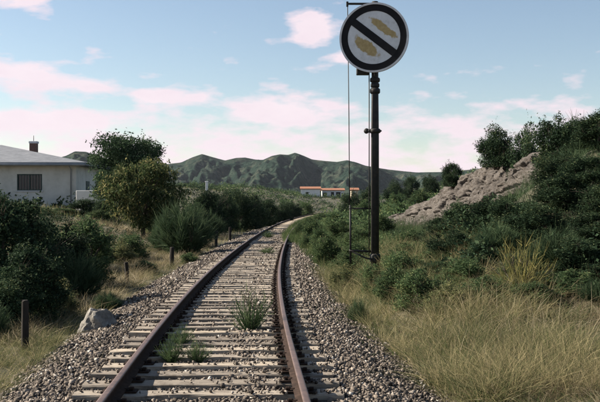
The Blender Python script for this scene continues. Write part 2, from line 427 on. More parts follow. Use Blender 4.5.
# ------------------------------------------------------------------ vegetation
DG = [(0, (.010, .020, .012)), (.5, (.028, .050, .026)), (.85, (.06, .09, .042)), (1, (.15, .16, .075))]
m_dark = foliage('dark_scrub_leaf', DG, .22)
m_mid = foliage('mid_green_leaf', [(0, (.028, .05, .024)), (.5, (.066, .105, .046)), (.85, (.125, .165, .07)), (1, (.23, .23, .10))], .34)
m_olive = foliage('olive_leaf', [(0, (.04, .055, .03)), (.5, (.10, .12, .055)), (.8, (.20, .20, .09)), (1, (.34, .30, .14))], .38)
m_broom = foliage('broom_green', [(0, (.028, .05, .025)), (.5, (.055, .09, .045)), (1, (.12, .15, .075))], .25)
m_yellow = foliage('yellow_stems', [(0, (.12, .12, .045)), (.5, (.24, .215, .075)), (1, (.40, .335, .14))], .35)
m_straw = foliage('dry_grass', [(0, (.055, .052, .028)), (.35, (.145, .118, .068)), (.7, (.29, .235, .145)), (1, (.56, .48, .34))], .45, .7)
m_strawg = foliage('green_dry_grass', [(0, (.05, .07, .03)), (.4, (.12, .125, .055)), (.75, (.26, .22, .12)), (1, (.42, .35, .2))], .4, .7)
m_grn = foliage('green_grass', [(0, (.025, .045, .018)), (.5, (.06, .095, .035)), (.85, (.12, .145, .06)), (1, (.28, .25, .12))], .38, .6)
m_bark = simple('bark', [(.3, (.035, .027, .021)), (.6, (.085, .068, .053)), (.8, (.14, .115, .09))], 18, .95, .8, .02, vec_scale=(1, 1, .3))

def leaf_quads(P, size, rs, up=.0, aspect=.5, droop=None):
    n = len(P)
    d = rs.normal(size=(n, 3)); d[:, 2] = d[:, 2]*.8+up
    if droop is not None: d[:, 2] -= droop
    d /= np.linalg.norm(d, axis=1)[:, None]
    s = np.cross(d, rs.normal(size=(n, 3))); s /= np.linalg.norm(s, axis=1)[:, None]
    L = (size*np.clip(rs.lognormal(-.06, .36, n), .4, 1.75))[:, None]; W = L*aspect*.5
    a = P; m = P+d*L*.5; t = P+d*L
    V = np.stack([a, m+s*W, t, m-s*W], 1).reshape(-1, 3)
    return V, np.arange(n)[:, None]*4+np.arange(4)[None]

def clump_points(n, nclump, rs, flat=.8, rad=(.14, .28), shape='dome', hollow=.35):
    """points over the shells of many uneven clumps filling a unit crown (x,y in -.5...5, z 0..1)"""
    c = []
    while len(c) < nclump:
        p = rs.uniform(-1, 1, 3); p[2] = rs.uniform(0, 1)
        r = math.hypot(p[0], p[1])
        if shape == 'dome':
            lim = math.sqrt(max(0, 1-p[2]**2.2))*(.86 if p[2] > .15 else .8)
        else:
            lim = math.sqrt(max(0, 1-(abs(p[2]-.55)/.55)**2))*.9
        if r < lim*1.0 and (r > lim*hollow or p[2] > .6 or rs.random() < .35): c.append((p[0]*.42, p[1]*.42, .06+p[2]*.80))
    c = np.array(c); r = rs.uniform(rad[0], rad[1], nclump)*(.7+.6*rs.random(nclump))
    k = rs.choice(nclump, n, p=r**2/np.sum(r**2))
    v = rs.normal(size=(n, 3)); v /= np.linalg.norm(v, axis=1)[:, None]
    q = rs.random(n)**.45
    P = c[k]+v*(r[k]*q)[:, None]*np.array([1, 1, flat])
    P[:, 2] = np.clip(P[:, 2], .01, None)
    tint = (rs.random(nclump))[k]*.4+rs.random(n)*.6
    return P, tint, c, r

def stems_mesh(cs, rs, n=9, r0=.022):
    bm = bmesh.new()
    idx = rs.choice(len(cs), min(n, len(cs)), replace=False)
    for i in idx:
        c = Vector(cs[i]); b0 = Vector((rs.normal()*.03, rs.normal()*.03, -.06))
        mid = b0.lerp(c, .5)+Vector((rs.normal()*.04, rs.normal()*.04, .03))
        add_tube(bm, [b0, mid, c], [r0, r0*.65, r0*.25], 5)
    for q in range(46):                                   # bare twigs poking out of the leaves
        c = Vector(cs[idx[q % len(idx)]]); d = Vector((c.x*1.3+rs.normal()*.12, c.y*1.3+rs.normal()*.12, .22+abs(rs.normal())*.15)).normalized()
        e = c+d*float(rs.uniform(.14, .30)); k = c.lerp(e, .5)+Vector((rs.normal(), rs.normal(), rs.normal()))*.015
        add_tube(bm, [c-d*.012, k, e], [.0045, .003, .0012], 3, False)
    return bm_mesh('stem', bm, m_bark, True)

def bush_variant(sd, mat, n=15000, nc=46, leaf=.036, rad=(.10, .2), spikes=260, aspect=.5, up=.35, shape='dome', hollow=.35):
    rs = np.random.default_rng(sd)
    P, tint, c, r = clump_points(n, nc, rs, .85, rad, shape, hollow)
    V, f = leaf_quads(P, leaf, rs, up, aspect)
    # twigs that break the outline
    if spikes:
        k = rs.integers(0, nc, spikes); b0 = c[k]; out = b0-np.array([0, 0, .25]); out /= np.linalg.norm(out, axis=1)[:, None]+1e-6
        d = out+rs.normal(size=(spikes, 3))*.45; d[:, 2] = np.abs(d[:, 2])*.8+.2; d /= np.linalg.norm(d, axis=1)[:, None]
        ln = (r[k]*rs.uniform(1.0, 1.75, spikes))[:, None]
        m = 14; tt = rs.uniform(.45, 1, (spikes, m, 1))
        SP_ = (b0[:, None]+d[:, None]*ln[:, None]*tt+rs.normal(size=(spikes, m, 3))*.010).reshape(-1, 3)
        V2, f2 = leaf_quads(SP_, leaf*.8, rs, up, aspect)
        f = np.concatenate([f, f2+len(V)]); V = np.concatenate([V, V2]); tint = np.concatenate([tint, rs.random(len(SP_))])
    return mesh_np('crown', V, [f], mat, tint), stems_mesh(c, rs)

def strands(base, tip, bend, w, rs, segs=3):
    """thin curved ribbons base->tip; each a strip of segs quads"""
    n = len(base); ts = np.linspace(0, 1, segs+1)
    d = tip-base; side = np.cross(d, rs.normal(size=(n, 3))); side /= np.linalg.norm(side, axis=1)[:, None]+1e-9
    rows = []
    for t in ts:
        p = base+d*t+bend*(t*t)
        ww = (w*(1-.85*t))[:, None]*.5
        rows.append(p-side*ww); rows.append(p+side*ww)
    V = np.stack(rows, 1).reshape(-1, 3); k = 2*(segs+1)
    f = []
    for j in range(segs):
        i = np.arange(n)*k+2*j; f.append(np.stack([i, i+1, i+3, i+2], 1))
    return V, np.concatenate(f)

def broom_variant(sd, mat, n=5200, w=.010, spread=.45, sub=True):
    """upright thin-stemmed shrub"""
    rs = np.random.default_rng(sd)
    nb = 90; ang = rs.uniform(0, 6.283, nb); rr = np.sqrt(rs.random(nb))
    tipb = np.stack([np.cos(ang)*rr*spread, np.sin(ang)*rr*spread, (1-.5*rr**1.7)*rs.uniform(.42, .88, nb)], 1)
    b0 = np.stack([np.cos(ang)*rr*.06, np.sin(ang)*rr*.06, np.zeros(nb)-.03], 1)
    k = rs.integers(0, nb, n); t = rs.uniform(.12, .95, n)[:, None]
    base = b0[k]+(tipb[k]-b0[k])*t
    dr = (tipb[k]-b0[k]); dr /= np.linalg.norm(dr, axis=1)[:, None]
    dr = dr+rs.normal(size=(n, 3))*.55; dr[:, 2] += .28; dr /= np.linalg.norm(dr, axis=1)[:, None]
    tip = base+dr*rs.uniform(.10, .30, n)[:, None]
    bend = rs.normal(size=(n, 3))*.02
    V, f = strands(base, tip, bend, np.full(n, w), rs, 2)
    V1, f1 = strands(b0, tipb, rs.normal(size=(nb, 3))*.04, np.full(nb, w*1.8), rs, 3)
    rnd = np.concatenate([np.tile(rs.random(n)*.75+.25*rs.random(nb)[k], 2), np.tile(rs.random(nb)*.4, 3)])
    return mesh_np('crown', np.concatenate([V, V1]), [np.concatenate([f, f1+len(V)])], mat, rnd), stems_mesh(tipb*.6, rs, 8, .014)

BV = {
 'dark': [bush_variant(10+k, m_dark, 24000, 60, .030, (.09, .17), 300) for k in range(4)],
 'mid': [bush_variant(20+k, m_mid, 13000, 42, .036, (.09, .18), 260) for k in range(3)],
 'olive': [bush_variant(30+k, m_olive, 11000, 40, .036, (.09, .18), 240) for k in range(2)],
 'broom': [broom_variant(40+k, m_broom, 7000) for k in range(3)],
 'ybroom': [broom_variant(50+k, m_yellow, 330, .008, .62) for k in range(2)],
 'spiky': [broom_variant(65, m_mid, 230, .012, .5)],
 'weed': [broom_variant(60+k, m_mid, 700, .013, .6) for k in range(2)],
}
_cnt = {}
def bush(kind, px, d, ytop, wpx, label, name='shrub', cat='shrub', group=None, depth=1.0, base=None, x=None, sink=.05):
    """px, ytop, wpx in photo pixels; d is the distance; it stands on the terrain at that spot"""
    i = _cnt.get(kind, 0); _cnt[kind] = i+1
    cm, sm = BV[kind][i % len(BV[kind])]
    X = (px-300)*d/F if x is None else x
    zb = gz(X, d) if base is None else base
    zt = CAMZ+(HZ-ytop)*d/F
    h = max(.25, zt-zb); w = wpx*d/F
    o = link(name, None, None, (X, d, zb-sink), (0, 0, random.uniform(0, 6.28)))
    s = (w*.98, w*depth, h*1.0)
    link('crown', cm, o, scale=s); link('stem', sm, o, scale=s)
    tag(o, label, cat, group)
    return o

# ------------------------------------------------------------------ grasses (uncountable: one object each)
def grass(name, label, mat, n, y0, y1, ufun, h, w, sd, lean=.35, power=1.0, segs=3, cat='grass', tuft=0.0, nt_=1):
    rs = np.random.default_rng(sd)
    y = y0*np.exp(rs.random(n)**power*math.log(y1/y0)); u = ufun[0](y)+(ufun[1](y)-ufun[0](y))*rs.random(n)
    x = xc(y)+u; ta = rs.uniform(0, 6.283, n); tl = np.zeros(n); tcol = np.zeros(n)
    if tuft:                                            # gather the blades into tufts that open outwards
        own = rs.integers(0, max(1, n//nt_), n); own = own[np.argsort(rs.random(n))]
        tr_ = tuft*(.4+1.2*rs.random(n))[own]*np.sqrt(rs.random(n))
        x = x[own]+np.cos(ta)*tr_; y = y[own]+np.sin(ta)*tr_; u = x-xc(y); tl = tr_/tuft; tcol = rs.normal(0, .26, n)[own]
    cl = fnoise(x, y, .55, sd, 2)*.5+fnoise(x, y, 2.2, sd+1, 2)*.5
    keep = (cl > ufun[2]-rs.random(n)*.35)
    y, u, x, cl, ta, tl, tcol = y[keep], u[keep], x[keep], cl[keep], ta[keep], tl[keep], tcol[keep]; m = len(y)
    z = ground_z(x, y)
    z = np.where(np.abs(u) < 2.6, np.maximum(z, np.interp(u, [p[0] for p in bed_prof], [p[1] for p in bed_prof])), z)
    H = h*rs.uniform(.45, 1.3, m)*(.8+.6*np.clip(cl+.2, 0, 1))
    a = np.where(tl > 0, ta+rs.normal(0, .6, m), rs.uniform(0, 6.283, m)); l = np.abs(rs.normal(0, lean, m))*.7+tl*lean*.6
    base = np.stack([x, y, z-.02], 1)
    dirn = np.stack([np.cos(a)*l+.10, np.sin(a)*l-.04, np.ones(m)], 1); dirn /= np.linalg.norm(dirn, axis=1)[:, None]
    tip = base+dirn*H[:, None]
    bend = np.stack([np.cos(a)*l*H*.9, np.sin(a)*l*H*.9, -l*H*.35], 1)
    V, f = strands(base, tip, bend, w*(1+.022*y)*rs.uniform(.6, 1.3, m), rs, segs)
    r = np.clip(.5+.35*fnoise(x, y, 1.3, sd+4, 2)+rs.normal(0, .2, m)+tcol, 0, 1)
    o = link(name, mesh_np(name, V, [f], mat, np.tile(r, segs)))
    return tag(o, label, cat, kind='stuff')
K = lambda v: (lambda y: np.full_like(y, v))
IN = lambda ys, vs: (lambda y: np.interp(y, ys, vs))
grass('dry_grass', 'pale straw-coloured dry grass at the lower right', m_straw, 42000, 5.5, 14.2, (IN([5, 8, 12, 15, 18], [2.2, 2.15, 2.4, 2.7, 2.8]), IN([5, 10, 14.6], [6.5, 7.6, 6.6]), -.12), .28, .0054, 11, .75, tuft=.13, nt_=46)
grass('short_straw', 'short trampled straw under the dry grass tufts', m_strawg, 22000, 5.5, 14.6, (IN([5, 8, 12, 15, 18], [2.3, 2.25, 2.5, 2.8, 2.9]), IN([5, 10, 14.6], [6.5, 7.6, 6.6]), -.8), .13, .0045, 22, 1.0, 1, 2)
grass('green_tufts', 'greenish tufts among the dry grass at the lower right', m_grn, 20000, 7, 14.5, (IN([5, 8, 12, 15, 18], [2.3, 2.3, 2.4, 2.6, 2.9]), IN([5, 10, 14.6], [6.5, 7.6, 6.6]), .08), .27, .0055, 23, .7, tuft=.15, nt_=46)
grass('tall_straw', 'scattered tall straw stalks at the lower right', m_straw, 3600, 6, 14.2, (IN([5, 9, 16], [2.6, 2.7, 3.0]), IN([5, 10, 14.2], [6.5, 7.6, 6.6]), -.1), .46, .0048, 12, .42)
grass('verge_grass', 'green and straw grass on the right verge below the signal', m_strawg, 36000, 9, 26, (IN([9, 13, 20, 30], [2.6, 2.3, 2.0, 1.75]), IN([9, 14, 26], [4.2, 5, 5.5]), -.4), .44, .0052, 13, .5, tuft=.15, nt_=34)
grass('green_verge_grass', 'green weeds on the right verge along the curve', m_grn, 52000, 16, 150, (IN([16, 24, 34, 45, 60, 150], [2.7, 2.3, 1.55, 1.2, 1.15, 1.3]), IN([16, 40, 100], [5.5, 6.5, 9]), -.35), .36, .006, 14, .38, .9, 2)
grass('left_verge_grass', 'grey-green and straw grass along the left of the ballast', m_strawg, 50000, 6, 40, (IN([6, 12, 30], [-5.6, -7.5, -9]), IN([6, 12, 25, 40], [-2.05, -2.35, -2.45, -2.4]), -.35), .25, .0048, 15, .55, tuft=.12, nt_=28)
grass('near_left_grass', 'long grey-green grass around the nearest post at the lower left', m_strawg, 16000, 7.5, 17, (IN([7, 17], [-5.2, -6.5]), IN([7, 12, 17], [-2.15, -2.4, -2.6]), -.5), .30, .005, 24, .6, tuft=.13, nt_=30)
grass('left_straw_grass', 'tan dry grass on the left between the shrubs', m_straw, 52000, 13, 60, (IN([13, 30, 60], [-6.5, -9, -11]), IN([13, 20, 60], [-2.9, -2.7, -2.5]), -.35), .33, .005, 16, .45, tuft=.15, nt_=30)
grass('field_grass', 'distant tan field grass left of the curve', m_strawg, 30000, 45, 330, (IN([45, 100, 330], [-22, -45, -90]), K(-2.4), -.3), .40, .010, 17, .3, .9, 2)
grass('dark_undergrowth', 'dark green undergrowth between the bushes on the right bank', m_broom, 30000, 14.5, 60, (IN([14, 20, 60], [4.6, 4.6, 5]), IN([14, 60], [11, 14]), -.6), .5, .007, 20, .5, 1, 2)
grass('track_weeds', 'small green weeds growing through the ballast', m_grn, 2600, 8, 46, (K(-2.2), K(2.3), .42), .13, .0045, 18, .6, 1, 2)
grass('overgrown_track_grass', 'green grass hiding the right rail far along the curve', m_grn, 15000, 42, 170, (IN([42, 50, 80, 150], [.75, .45, .35, .3]), K(2.0), -.4), .42, .008, 19, .4, .9, 2)

# ------------------------------------------------------------------ signal
m_iron = simple('dark_painted_iron', [(.3, (.012, .013, .012)), (.55, (.022, .022, .020)), (.72, (.045, .032, .024))], 10, .6, .25, .004)
m_black = simple('faded_black_paint', [(.3, (.006, .006, .007)), (.7, (.013, .012, .014))], 9, .8, .1, .002)
m_wrim = simple('grey_white_rim', [(.3, (.38, .39, .40)), (.7, (.55, .56, .57))], 8, .6, .2, .002)
m_face, nt, b = newmat('weathered_white_disc')
tc = nt.nodes.new('ShaderNodeTexCoord'); mp = nt.nodes.new('ShaderNodeMapping'); mp.inputs['Rotation'].default_value = (0, R(-38), 0)
nt.links.new(tc.outputs['Object'], mp.inputs[0]); sp = nt.nodes.new('ShaderNodeSeparateXYZ'); nt.links.new(mp.outputs[0], sp.inputs[0])
def mth(op, a, b_=None, clamp=False):
    n = nt.nodes.new('ShaderNodeMath'); n.operation = op; n.use_clamp = clamp
    for i, v in enumerate((a, b_)):
        if v is None: continue
        if isinstance(v, (int, float)): n.inputs[i].default_value = v
        else: nt.links.new(v, n.inputs[i])
    return n.outputs[0]
blob = None
for cx, cz, wx, wz in ((.04, .29, .42, .10), (.0, -.26, .38, .15)):
    dx = mth('DIVIDE', mth('SUBTRACT', sp.outputs[0], cx), wx); dz = mth('DIVIDE', mth('SUBTRACT', sp.outputs[2], cz), wz)
    g = mth('POWER', 2.71828, mth('MULTIPLY', mth('ADD', mth('MULTIPLY', dx, dx), mth('MULTIPLY', dz, dz)), -.9))
    blob = g if blob is None else mth('MAXIMUM', blob, g)
nz = noise_node(nt, 7, 6, rough=.6)
mask = mth('MULTIPLY', mth('SUBTRACT', mth('ADD', blob, mth('MULTIPLY', nz, .9)), .90), 7.0, True)
wh = ramp_node(nt, noise_node(nt, 5, 7, rough=.7), [(.25, (.38, .38, .37)), (.45, (.56, .565, .56)), (.7, (.66, .665, .66))])
ye = ramp_node(nt, noise_node(nt, 13, 6), [(.3, (.30, .21, .075)), (.7, (.44, .33, .14))])
nt.links.new(mix_node(nt, mask, wh, ye), b.inputs['Base Color']); b.inputs['Roughness'].default_value = .55

def ring_prism(bm, r0, r1, y0, y1, seg=64):
    A = [[bm.verts.new((r*math.cos(2*math.pi*k/seg), y, r*math.sin(2*math.pi*k/seg))) for k in range(seg)] for r, y in ((r0, y0), (r1, y0), (r1, y1), (r0, y1))]
    for q in range(4):
        a, c = A[q], A[(q+1) % 4]
        for k in range(seg): bm.faces.new((a[k], a[(k+1) % seg], c[(k+1) % seg], c[k]))
    bmesh.ops.recalc_face_normals(bm, faces=bm.faces)

def build_signal():
    D = 20.0; s = D/F
    bx, by = (375-300)*s, D; bz = gz(bx, by)-.15
    t = link('railway_signal', None, None, (bx, by, bz)); tag(t, 'tall dark iron railway signal post with big round white disc crossed by a black band', 'railway signal')
    lx = lambda px: (px-375)*s
    lz = lambda py: CAMZ+(HZ-py)*s-bz
    tube('pole', m_iron, t, [(0, 0, 0), (0, 0, lz(135)), (0, 0, lz(92)), (0, 0, lz(1.5))], [.092, .088, .078, .07], 16)
    p = box('base_plate', m_iron, t, -.2, .2, -.2, .2, .0, .18, .01)
    bm = bmesh.new()
    bm.free()
    for z, r0, h in ((lz(131), .125, .05), (lz(91), .115, .06), (lz(85.3), .10, .05), (lz(80), .112, .05), (lz(258), .12, .1)):
        tube('pole_collar', m_iron, t, [(0, 0, z-h), (0, 0, z-h*.6), (0, 0, z+h*.6), (0, 0, z+h)], [r0*.82, r0, r0, r0*.82], 16)
    br = box('bracket', m_iron, t, lx(365.3), lx(381.5), -.05, .05, lz(131.8), lz(130.2), .006)
    tube('pulley', m_iron, br, [(lx(366.5), -.03, lz(131)), (lx(366.5), .03, lz(131))], .06, 12)
    # disc
    dz = lz(39.3)
    disc = link('disc', None, t, (lx(373.2), -.22, dz), (0, 0, R(-15)))
    bm = bmesh.new(); ring_prism(bm, .0, .742, -.012, .012)
    bmesh.ops.remove_doubles(bm, verts=bm.verts, dist=1e-5)
    f = link('face', bm_mesh('face', bm, m_face), disc)
    bm = bmesh.new(); ring_prism(bm, .728, .770, -.035, .030); link('rim', bm_mesh('rim', bm, m_wrim), disc)
    bm = bmesh.new(); ring_prism(bm, .585, .7265, -.018, -.0135); link('black_ring', bm_mesh('black_ring', bm, m_black), disc)
    bm = bmesh.new(); add_box(bm, -.592, .592, -.0215, -.0135, -.082, .082)
    link('diagonal_band', bm_mesh('diagonal_band', bm, m_black), disc, rot=(0, R(38.5), 0))
    bm = bmesh.new(); add_box(bm, -.05, .05, .012, .10, -.6, .6); add_box(bm, -.5, .5, .013, .05, -.03, .03); link('back_stay', bm_mesh('back_stay', bm, m_iron), disc)
    # lamp box under the disc, arm at the top and the operating rods
    box('lamp_box', m_iron, t, lx(356.5), lx(369), -.1, .1, lz(74.8), lz(68), .01)
    arm = box('top_arm', m_iron, t, lx(346.5), lx(376), -.03, .03, lz(4.6), lz(2.8), .004)
    box('arm_hook', m_iron, arm, lx(346.3), lx(348.4), -.035, .035, lz(6.4), lz(1.6), .004)
    tube('signal_wire', m_iron, t, [(lx(347.6), 0, lz(4)), (lx(349), 0, lz(120)), (lx(349.6), 0, lz(208))], .011, 6)
    tube('operating_rod', m_iron, t, [(lx(369), -.05, lz(73)), (lx(369), -.05, lz(256))], .013, 6)
    g = link('guide_frame', None, t)
    tube('upright', m_iron, g, [(lx(350.3), 0, lz(205)), (lx(350.6), 0, lz(263))], .024, 6)
    tube('upper_rail', m_iron, g, [(lx(349), 0, lz(208.3)), (lx(372), 0, lz(208.6))], .018, 6)
    tube('lower_rail', m_iron, g, [(lx(349), 0, lz(250.5)), (lx(373), 0, lz(251.5))], .026, 6)
    tube('crank_arm', m_iron, g, [(lx(351), 0, lz(251)), (lx(366), -.05, lz(258)), (lx(372), -.1, lz(259))], .02, 6)
build_signal()

# ------------------------------------------------------------------ rock outcrop on the cutting
m_rock, nt, b = newmat('pale_rock')
r1 = ramp_node(nt, noise_node(nt, 1.6, 9, rough=.7), [(.30, (.085, .072, .062)), (.44, (.19, .165, .145)), (.58, (.30, .265, .235)), (.76, (.45, .405, .365))])
r2 = ramp_node(nt, noise_node(nt, 5, 8, rough=.8), [(.34, (.32, .30, .28)), (.46, (.85, .83, .8)), (.6, (1, 1, 1))])
nt.links.new(mix_node(nt, 1, r1, r2, 'MULTIPLY'), b.inputs['Base Color']); b.inputs['Roughness'].default_value = .95
bump_node(nt, b, noise_node(nt, 6, 9, rough=.8), 1.0, .30)
def build_outcrop():
    top = np.array([(384, 216), (398, 208), (410, 203), (425, 195), (440, 182), (452, 176), (470, 166), (490, 160), (506, 152), (520, 150), (530, 156), (545, 165)])
    bot = np.array([(384, 222), (398, 226), (410, 227), (425, 224), (440, 216), (452, 212), (470, 206), (490, 199), (506, 194), (520, 192), (530, 192), (545, 195)])
    nx, nv = 380, 64
    px = np.linspace(385, 544, nx); ty = np.interp(px, top[:, 0], top[:, 1]); by = np.interp(px, bot[:, 0], bot[:, 1])
    dd = np.interp(px, [385, 400, 440, 480, 527, 545], [50, 46, 36, 29, 24.5, 23])
    v = np.linspace(0, 1, nv)
    V = []
    for j in range(nv):
        d = dd+v[j]*1.6-.8; py = by+(ty-by)*v[j]
        V.append(np.stack([(px-300)*d/F+.5*v[j], d, CAMZ+(HZ-py)*d/F], 1))
    for k in range(1, 9):                                  # the flat top running back into the hill
        e = V[nv-1].copy(); e[:, 0] += .28*k; e[:, 1] += .22*k; e[:, 2] -= .02*k*k*.6; V.append(e)
    V = np.array(V)
    X, Y, Z = V[..., 0], V[..., 1], V[..., 2]
    pts = V.reshape(-1, 3); flow = []; blk = []
    for x, y, z in pts:
        p = Vector((x*.9, y*.5, z*1.3))
        flow.append(mnoise.fractal(p, .9, 2.1, 5))
        w_ = Vector((mnoise.noise(p*2.1), mnoise.noise(p*2.1+Vector((5, 2, 7))), mnoise.noise(p*2.1+Vector((1, 9, 3)))))*.35
        tot = 0
        for sc_, am in ((1.2, .19), (2.8, .085), (7.0, .05)):
            d_, f_ = mnoise.voronoi(Vector((x, y*.55, z*1.25))*sc_+w_)
            h_ = math.sin(f_[0].x*12.9898+f_[0].y*78.233+f_[0].z*37.7)*43758.5453; h_ -= math.floor(h_)
            tot += am*(h_-.5)-am*1.0*max(0, 1-(d_[1]-d_[0])/.12)
        blk.append(tot)
    disp = (np.array(flow)*.20+np.array(blk)).reshape(X.shape)
    fade = np.ones(X.shape); fade[nv:] = np.linspace(.8, .2, 8)[:, None]
    V[..., 0] -= disp*fade*.9; V[..., 1] -= disp*fade*.5; V[..., 2] += disp*fade*.20
    n2 = V.shape[0]
    i = (np.arange(n2-1)[:, None]*nx+np.arange(nx-1)[None]).ravel()
    me = mesh_np('rock_outcrop', V.reshape(-1, 3), [np.stack([i, i+1, i+1+nx, i+nx], -1)], m_rock)
    tag(link('rock_outcrop', me), 'pale crumbling rock face showing among the bushes on the right bank', 'rock')
build_outcrop()

def boulder(name, c, s, sd, label, mat):
    bm = bmesh.new(); bmesh.ops.create_icosphere(bm, subdivisions=4, radius=1)
    for v in bm.verts:
        p = v.co.copy(); n = mnoise.fractal(p*1.3+Vector((sd, 0, 0)), .8, 2, 4)
        q = p*(1+.32*n); q.z = max(q.z, -.55)
        for ax in (Vector((.7, -.5, .5)), Vector((-.8, -.3, .5)), Vector((.1, .9, .42)), Vector((.25, -.85, -.1))):
            ax = ax.normalized(); e = q.dot(ax)-.74
            if e > 0: q -= ax*e*.85
        v.co = Vector((q.x*s[0], q.y*s[1], q.z*s[2]))
    o = link(name, bm_mesh(name, bm, mat), None, c); tag(o, label, 'rock'); return o
m_grey = simple('grey_boulder', [(.3, (.075, .068, .06)), (.48, (.17, .155, .135)), (.62, (.26, .24, .21)), (.75, (.34, .32, .29))], 7, .95, 1.0, .05)
p = at(97, 328, 14.2)
boulder('boulder', (p.x, 14.2, gz(p.x, 14.2)+.20), (.31, .28, .34), 2.0, 'grey weathered boulder lying beside the ballast on the left', m_grey)

# ------------------------------------------------------------------ fence posts
m_post = simple('dark_post_wood', [(.3, (.014, .012, .010)), (.6, (.032, .027, .022)), (.8, (.06, .05, .042))], 12, .95, .7, .01, vec_scale=(1, 1, .2))
def post(px, ybot, ytop, wpx, d, label, tilt=0):
    X = (px-300)*d/F; zb = gz(X, d); zt = CAMZ+(HZ-ytop)*d/F; w = wpx*d/F*.5
    bm = bmesh.new(); h = zt-zb; rr = random.Random(px)
    add_tube(bm, [(0, 0, -.25), (tilt*h*.5+rr.uniform(-.01, .01), 0, h*.5), (tilt*h, 0, h*.97), (tilt*h, 0, h)], [w*1.05, w, w*.95, w*.75], 10)
    for v in bm.verts: v.co += Vector((rr.uniform(-1, 1), rr.uniform(-1, 1), 0))*w*.13
    tag(link('fence_post', bm_mesh('fence_post', bm, m_post), None, (X, d, zb), (0, 0, rr.uniform(0, 3))), label, 'fence post', 'short posts left of the track')
post(25, 350, 300, 7.5, 12.7, 'dark short post at the lower left, nearest of the row')
post(127, 280, 262, 4.0, 23.7, 'short dark post in dry grass just behind the boulder', .05)
post(172, 267, 247, 4.2, 29.5, 'short dark post standing alone before tan dry grass')
post(216, 246, 231, 3.0, 43, 'thin dark post below the fluffy broom bush', -.04)
post(230, 241, 227, 2.8, 48, 'thin dark post right of the fluffy broom bush')
post(262, 227, 218, 1.9, 78, 'tiny far post beside the curve, left one of a close pair')
post(270, 224, 216, 1.9, 86, 'tiny far post beside the curve, right one of a close pair')

# ------------------------------------------------------------------ trees
def limb_mesh(name, trunk, limbs, mat=m_bark):
    bm = bmesh.new()
    for pts, r in [trunk]+limbs: add_tube(bm, pts, r, 8)
    return bm_mesh(name, bm, mat, True)
def tree(name, px, d, ytop, wpx, label, sd, mat, n, nc, leaf, rad, aspect, crown_low, droop=None, lean=0, nlimb=9, tr=.11, hollow=.35):
    rs = np.random.default_rng(sd); X = (px-300)*d/F; zb = gz(X, d); H = CAMZ+(HZ-ytop)*d/F-zb; W = wpx*d/F
    t = link(name, None, None, (X, d, zb-.08)); tag(t, label, 'tree')
    P, tint, c, r = clump_points(n, nc, rs, .85, rad, 'ball', hollow)
    sc = np.array([W, W*.9, H*(1-crown_low)]); off = np.array([lean, 0, H*crown_low])
    P = P*sc+off; C = c*sc+off
    V, f = leaf_quads(P, leaf, rs, .0, aspect, droop)
    k = rs.integers(0, nc, 420); dr = rs.normal(size=(420, 3)); dr[:, 2] = np.abs(dr[:, 2])*.6; dr /= np.linalg.norm(dr, axis=1)[:, None]
    q = 12; tt = rs.uniform(.5, 1, (420, q, 1)); ln = (r[k]*W*rs.uniform(.9, 1.45, 420))[:, None, None]
    SP_ = (C[k][:, None]+dr[:, None]*ln*tt+rs.normal(size=(420, q, 3))*.05).reshape(-1, 3)
    V2, f2 = leaf_quads(SP_, leaf, rs, .0, aspect, droop)
    link('crown', mesh_np('crown', np.concatenate([V, V2]), [np.concatenate([f, f2+len(V)])], mat, np.concatenate([tint, rs.random(len(SP_))])), t)
    fork = Vector((lean*.5, 0, H*max(.22, crown_low+.08)))
    limbs = []
    for i in rs.choice(nc, nlimb, replace=False):
        e = Vector(C[i]); m = fork.lerp(e, .5)+Vector((rs.normal()*.15, rs.normal()*.15, .15))
        limbs.append(([fork-Vector((0, 0, .15)), m, e], [tr*.6, tr*.38, tr*.14]))
    link('trunk', limb_mesh('trunk', ([(0, 0, -.1), (lean*.2, 0, fork.z*.5), fork], [tr*1.25, tr, tr*.8]), limbs), t)
    return t
m_treed = foliage('dark_tree_leaf', [(0, (.014, .028, .016)), (.5, (.034, .060, .030)), (.85, (.065, .10, .05)), (1, (.12, .15, .08))], .28)
m_treel = foliage('pale_tree_leaf', [(0, (.03, .05, .022)), (.45, (.055, .08, .032)), (.72, (.11, .125, .05)), (.9, (.28, .25, .10)), (1, (.45, .39, .18))], .42)
tree('dark_tree', 124, 58, 126, 98, 'dense dark green tree behind the pale-leaved tree, beside the house', 71, m_treed, 32000, 60, .16, (.10, .17), .40, .12, .4)
tree('pale_leaved_tree', 143, 44, 151, 98, 'bushy tree with yellowish drooping leaves in front of the dark tree', 72, m_treel, 10500, 70, .17, (.085, .14), .34, .08, 1.1, hollow=.15)

# ------------------------------------------------------------------ shrubs
# the right bank
B_ = 'shrubs on the right bank'
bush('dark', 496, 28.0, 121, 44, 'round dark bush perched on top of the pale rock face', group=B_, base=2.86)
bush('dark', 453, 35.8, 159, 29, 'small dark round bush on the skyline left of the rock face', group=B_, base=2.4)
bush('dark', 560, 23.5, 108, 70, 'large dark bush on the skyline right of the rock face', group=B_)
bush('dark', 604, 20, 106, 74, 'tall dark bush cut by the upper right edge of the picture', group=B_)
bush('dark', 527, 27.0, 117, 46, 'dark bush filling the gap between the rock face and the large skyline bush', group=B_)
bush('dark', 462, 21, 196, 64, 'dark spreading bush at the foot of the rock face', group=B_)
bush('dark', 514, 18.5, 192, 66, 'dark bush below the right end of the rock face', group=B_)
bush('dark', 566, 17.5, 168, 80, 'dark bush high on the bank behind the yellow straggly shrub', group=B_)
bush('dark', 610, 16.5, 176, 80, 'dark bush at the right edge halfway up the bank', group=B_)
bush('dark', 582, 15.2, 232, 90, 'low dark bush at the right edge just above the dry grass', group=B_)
bush('dark', 528, 15.6, 246, 70, 'low dark bush behind the foot of the yellow straggly shrub', group=B_)
